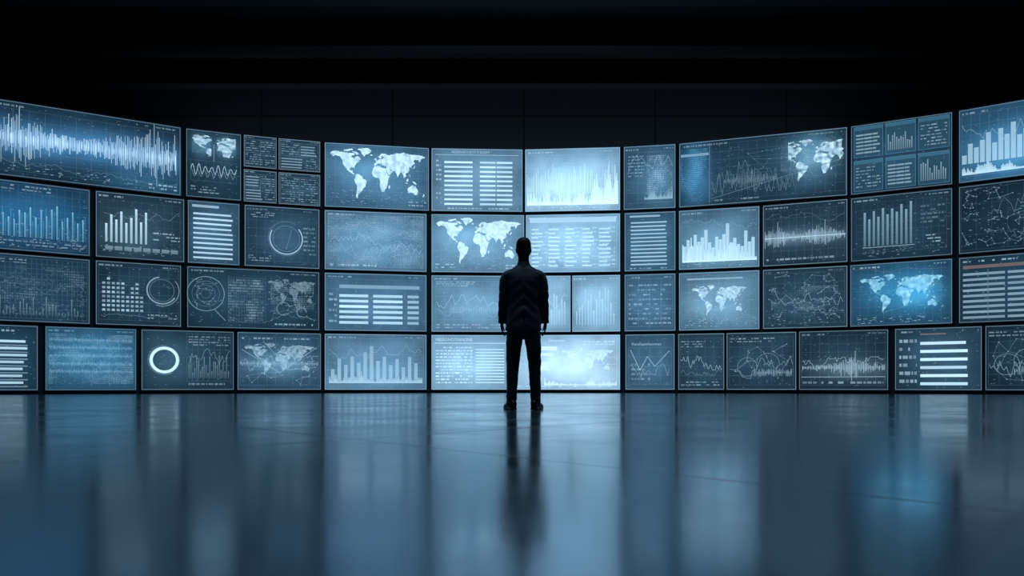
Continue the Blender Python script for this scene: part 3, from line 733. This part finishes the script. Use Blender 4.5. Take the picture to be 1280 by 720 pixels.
bm = bmesh.new()
loft(bm, [(0,0,.825,.190,.130),(0,0,.88,.188,.130),(0,0,.97,.178,.126),(0,0,1.10,.160,.116),(0,0,1.22,.172,.122),(0,0,1.33,.190,.122),(0,-.004,1.39,.196,.112),(0,-.008,1.43,.185,.098),(0,-.010,1.462,.145,.082),(0,-.008,1.487,.095,.072),(0,-.006,1.51,.070,.066)], p=2.2, n=40)
loft(bm, [(0,-.012,1.46,.090,.078),(0,-.010,1.50,.073,.072),(0,-.006,1.535,.064,.066)])
for sd in (-1, 1):
    loft(bm, [(sd*.09,-.004,1.420,.044,.066),(sd*.145,-.005,1.418,.047,.068),(sd*.180,-.005,1.398,.052,.070),(sd*.201,-.006,1.345,.053,.068),(sd*.209,-.008,1.26,.051,.065),(sd*.214,-.01,1.17,.049,.060),(sd*.218,-.004,1.08,.046,.055),(sd*.225,.012,.98,.042,.050),(sd*.229,.028,.905,.039,.047)], n=28)
    loft(bm, [(sd*.075,.062,1.49,.020,.012),(sd*.070,.098,1.40,.030,.012),(sd*.045,.120,1.28,.030,.010),(sd*.015,.124,1.16,.015,.010)])
    loft(bm, [(sd*.12,.108,.985,.045,.012),(sd*.12,.112,.965,.045,.012),(sd*.12,.110,.935,.045,.008)])
def wr_j(c):
    c = c.copy()
    if c.y < -.03 and c.z < 1.0 and abs(c.x) < .010: c.y += .028*(1-abs(c.x)/.010)
    if c.z < 1.45:
        k = noise.noise(Vector((c.x*6+3, c.y*6, c.z*11)))*.006
        if abs(c.x) > .185 and c.z < 1.25: k += .002*math.sin(c.z*70+c.y*20)
        d = Vector((c.x, c.y, 0))
        if d.length > 1e-3: c += d.normalized()*k
        if c.y < 0 and abs(c.x) < .17: c.y -= .005*math.sin(c.z*50+abs(c.x)*45)*max(0, 1-abs(c.z-1.12)/.28)
    return c
finish(bm, 'suit_jacket', M_SUIT, .006, 10, wr_j, body)
bm = bmesh.new(); loft(bm, [(0,-.006,1.49,.068,.068),(0,-.003,1.532,.063,.064),(0,.001,1.548,.060,.062)])
finish(bm, 'shirt_collar', M_SHIRT, 0, 0, None, body)
bm = bmesh.new()
loft(bm, [(0,-.056,1.565,.044,.012),(0,-.052,1.60,.060,.030),(0,-.034,1.64,.071,.058),(0,-.020,1.67,.0765,.077),(0,-.012,1.70,.079,.087),(0,-.006,1.735,.077,.094),(0,-.002,1.765,.068,.086),(0,0,1.788,.049,.062),(0,0,1.800,.025,.032),(0,0,1.803,.008,.01)])
def hw(c): return c + Vector((c.x, c.y, 0)).normalized()*noise.noise(c*50)*.0012 if c.length > 0 else c
finish(bm, 'hair', M_HAIR, .005, 4, hw, body)
for sd in (-1, 1):
    bm = bmesh.new()
    loft(bm, [(0,-.095,.045,.022,.030),(0,-.085,.050,.034,.046),(0,-.04,.055,.040,.055),(0,.02,.052,.041,.052),(0,.09,.038,.047,.038),(0,.15,.030,.046,.030),(0,.19,.025,.034,.024),(0,.205,.022,.016,.016)], n=24, p=2.5)
    loft(bm, [(0,-.098,.010,.030,.010),(0,-.08,.010,.041,.010),(0,0,.010,.040,.010),(0,.09,.010,.051,.010),(0,.16,.010,.049,.010),(0,.205,.010,.024,.010)], n=24, p=3)
    ang = -sd*math.radians(16)
    mt = Matrix.Translation((sd*.127, .0, 0)) @ Matrix.Rotation(ang, 4, 'Z')
    for v in bm.verts: v.co = mt @ v.co
    finish(bm, 'shoe', M_SHOE, .005, 2, lambda c: Vector((c.x, c.y, max(0.0005, c.z))), body)
body.location = (PX, PY, 0)
body['label'] = 'person in black suit standing with arms at sides, facing screens'
body['category'] = 'person'

# ------------------------------------------------------------ lights, world, camera
def area(name, loc, rot, sx_, sy_, e, col):
    la = bpy.data.lights.new(name, 'AREA'); la.shape = 'RECTANGLE'; la.size = sx_; la.size_y = sy_; la.energy = e; la.color = col
    o = link(bpy.data.objects.new(name, la)); o.location = loc; o.rotation_euler = rot; return o
area('back_wall_fill', (0, 26.6, 8.2), (math.radians(150), 0, 0), 26, .4, 85, (.6, .8, 1))  # added fill lamp without a fixture, lifts the dark back wall
area('suit_rim_fill', (PX, PY-.8, 10.8), (0, 0, 0), 6, 1.5, 330, (.5, .76, 1))  # added unseen lamp, gives the suit a rim along the shoulders
w = bpy.data.worlds.new('world'); scene.world = w; w.use_nodes = True
w.node_tree.nodes['Background'].inputs[0].default_value = (.3, .45, .6, 1)
w.node_tree.nodes['Background'].inputs[1].default_value = .002
cam = bpy.data.cameras.new('camera'); co_ = link(bpy.data.objects.new('camera', cam))
cam.sensor_width = 36; cam.lens = F/1280*36; cam.shift_y = (HY-360)/1280
co_.location = (0, 0, CAMH); co_.rotation_euler = (math.radians(90), 0, 0)
cam.clip_start = .02; cam.clip_end = 200
scene.camera = co_
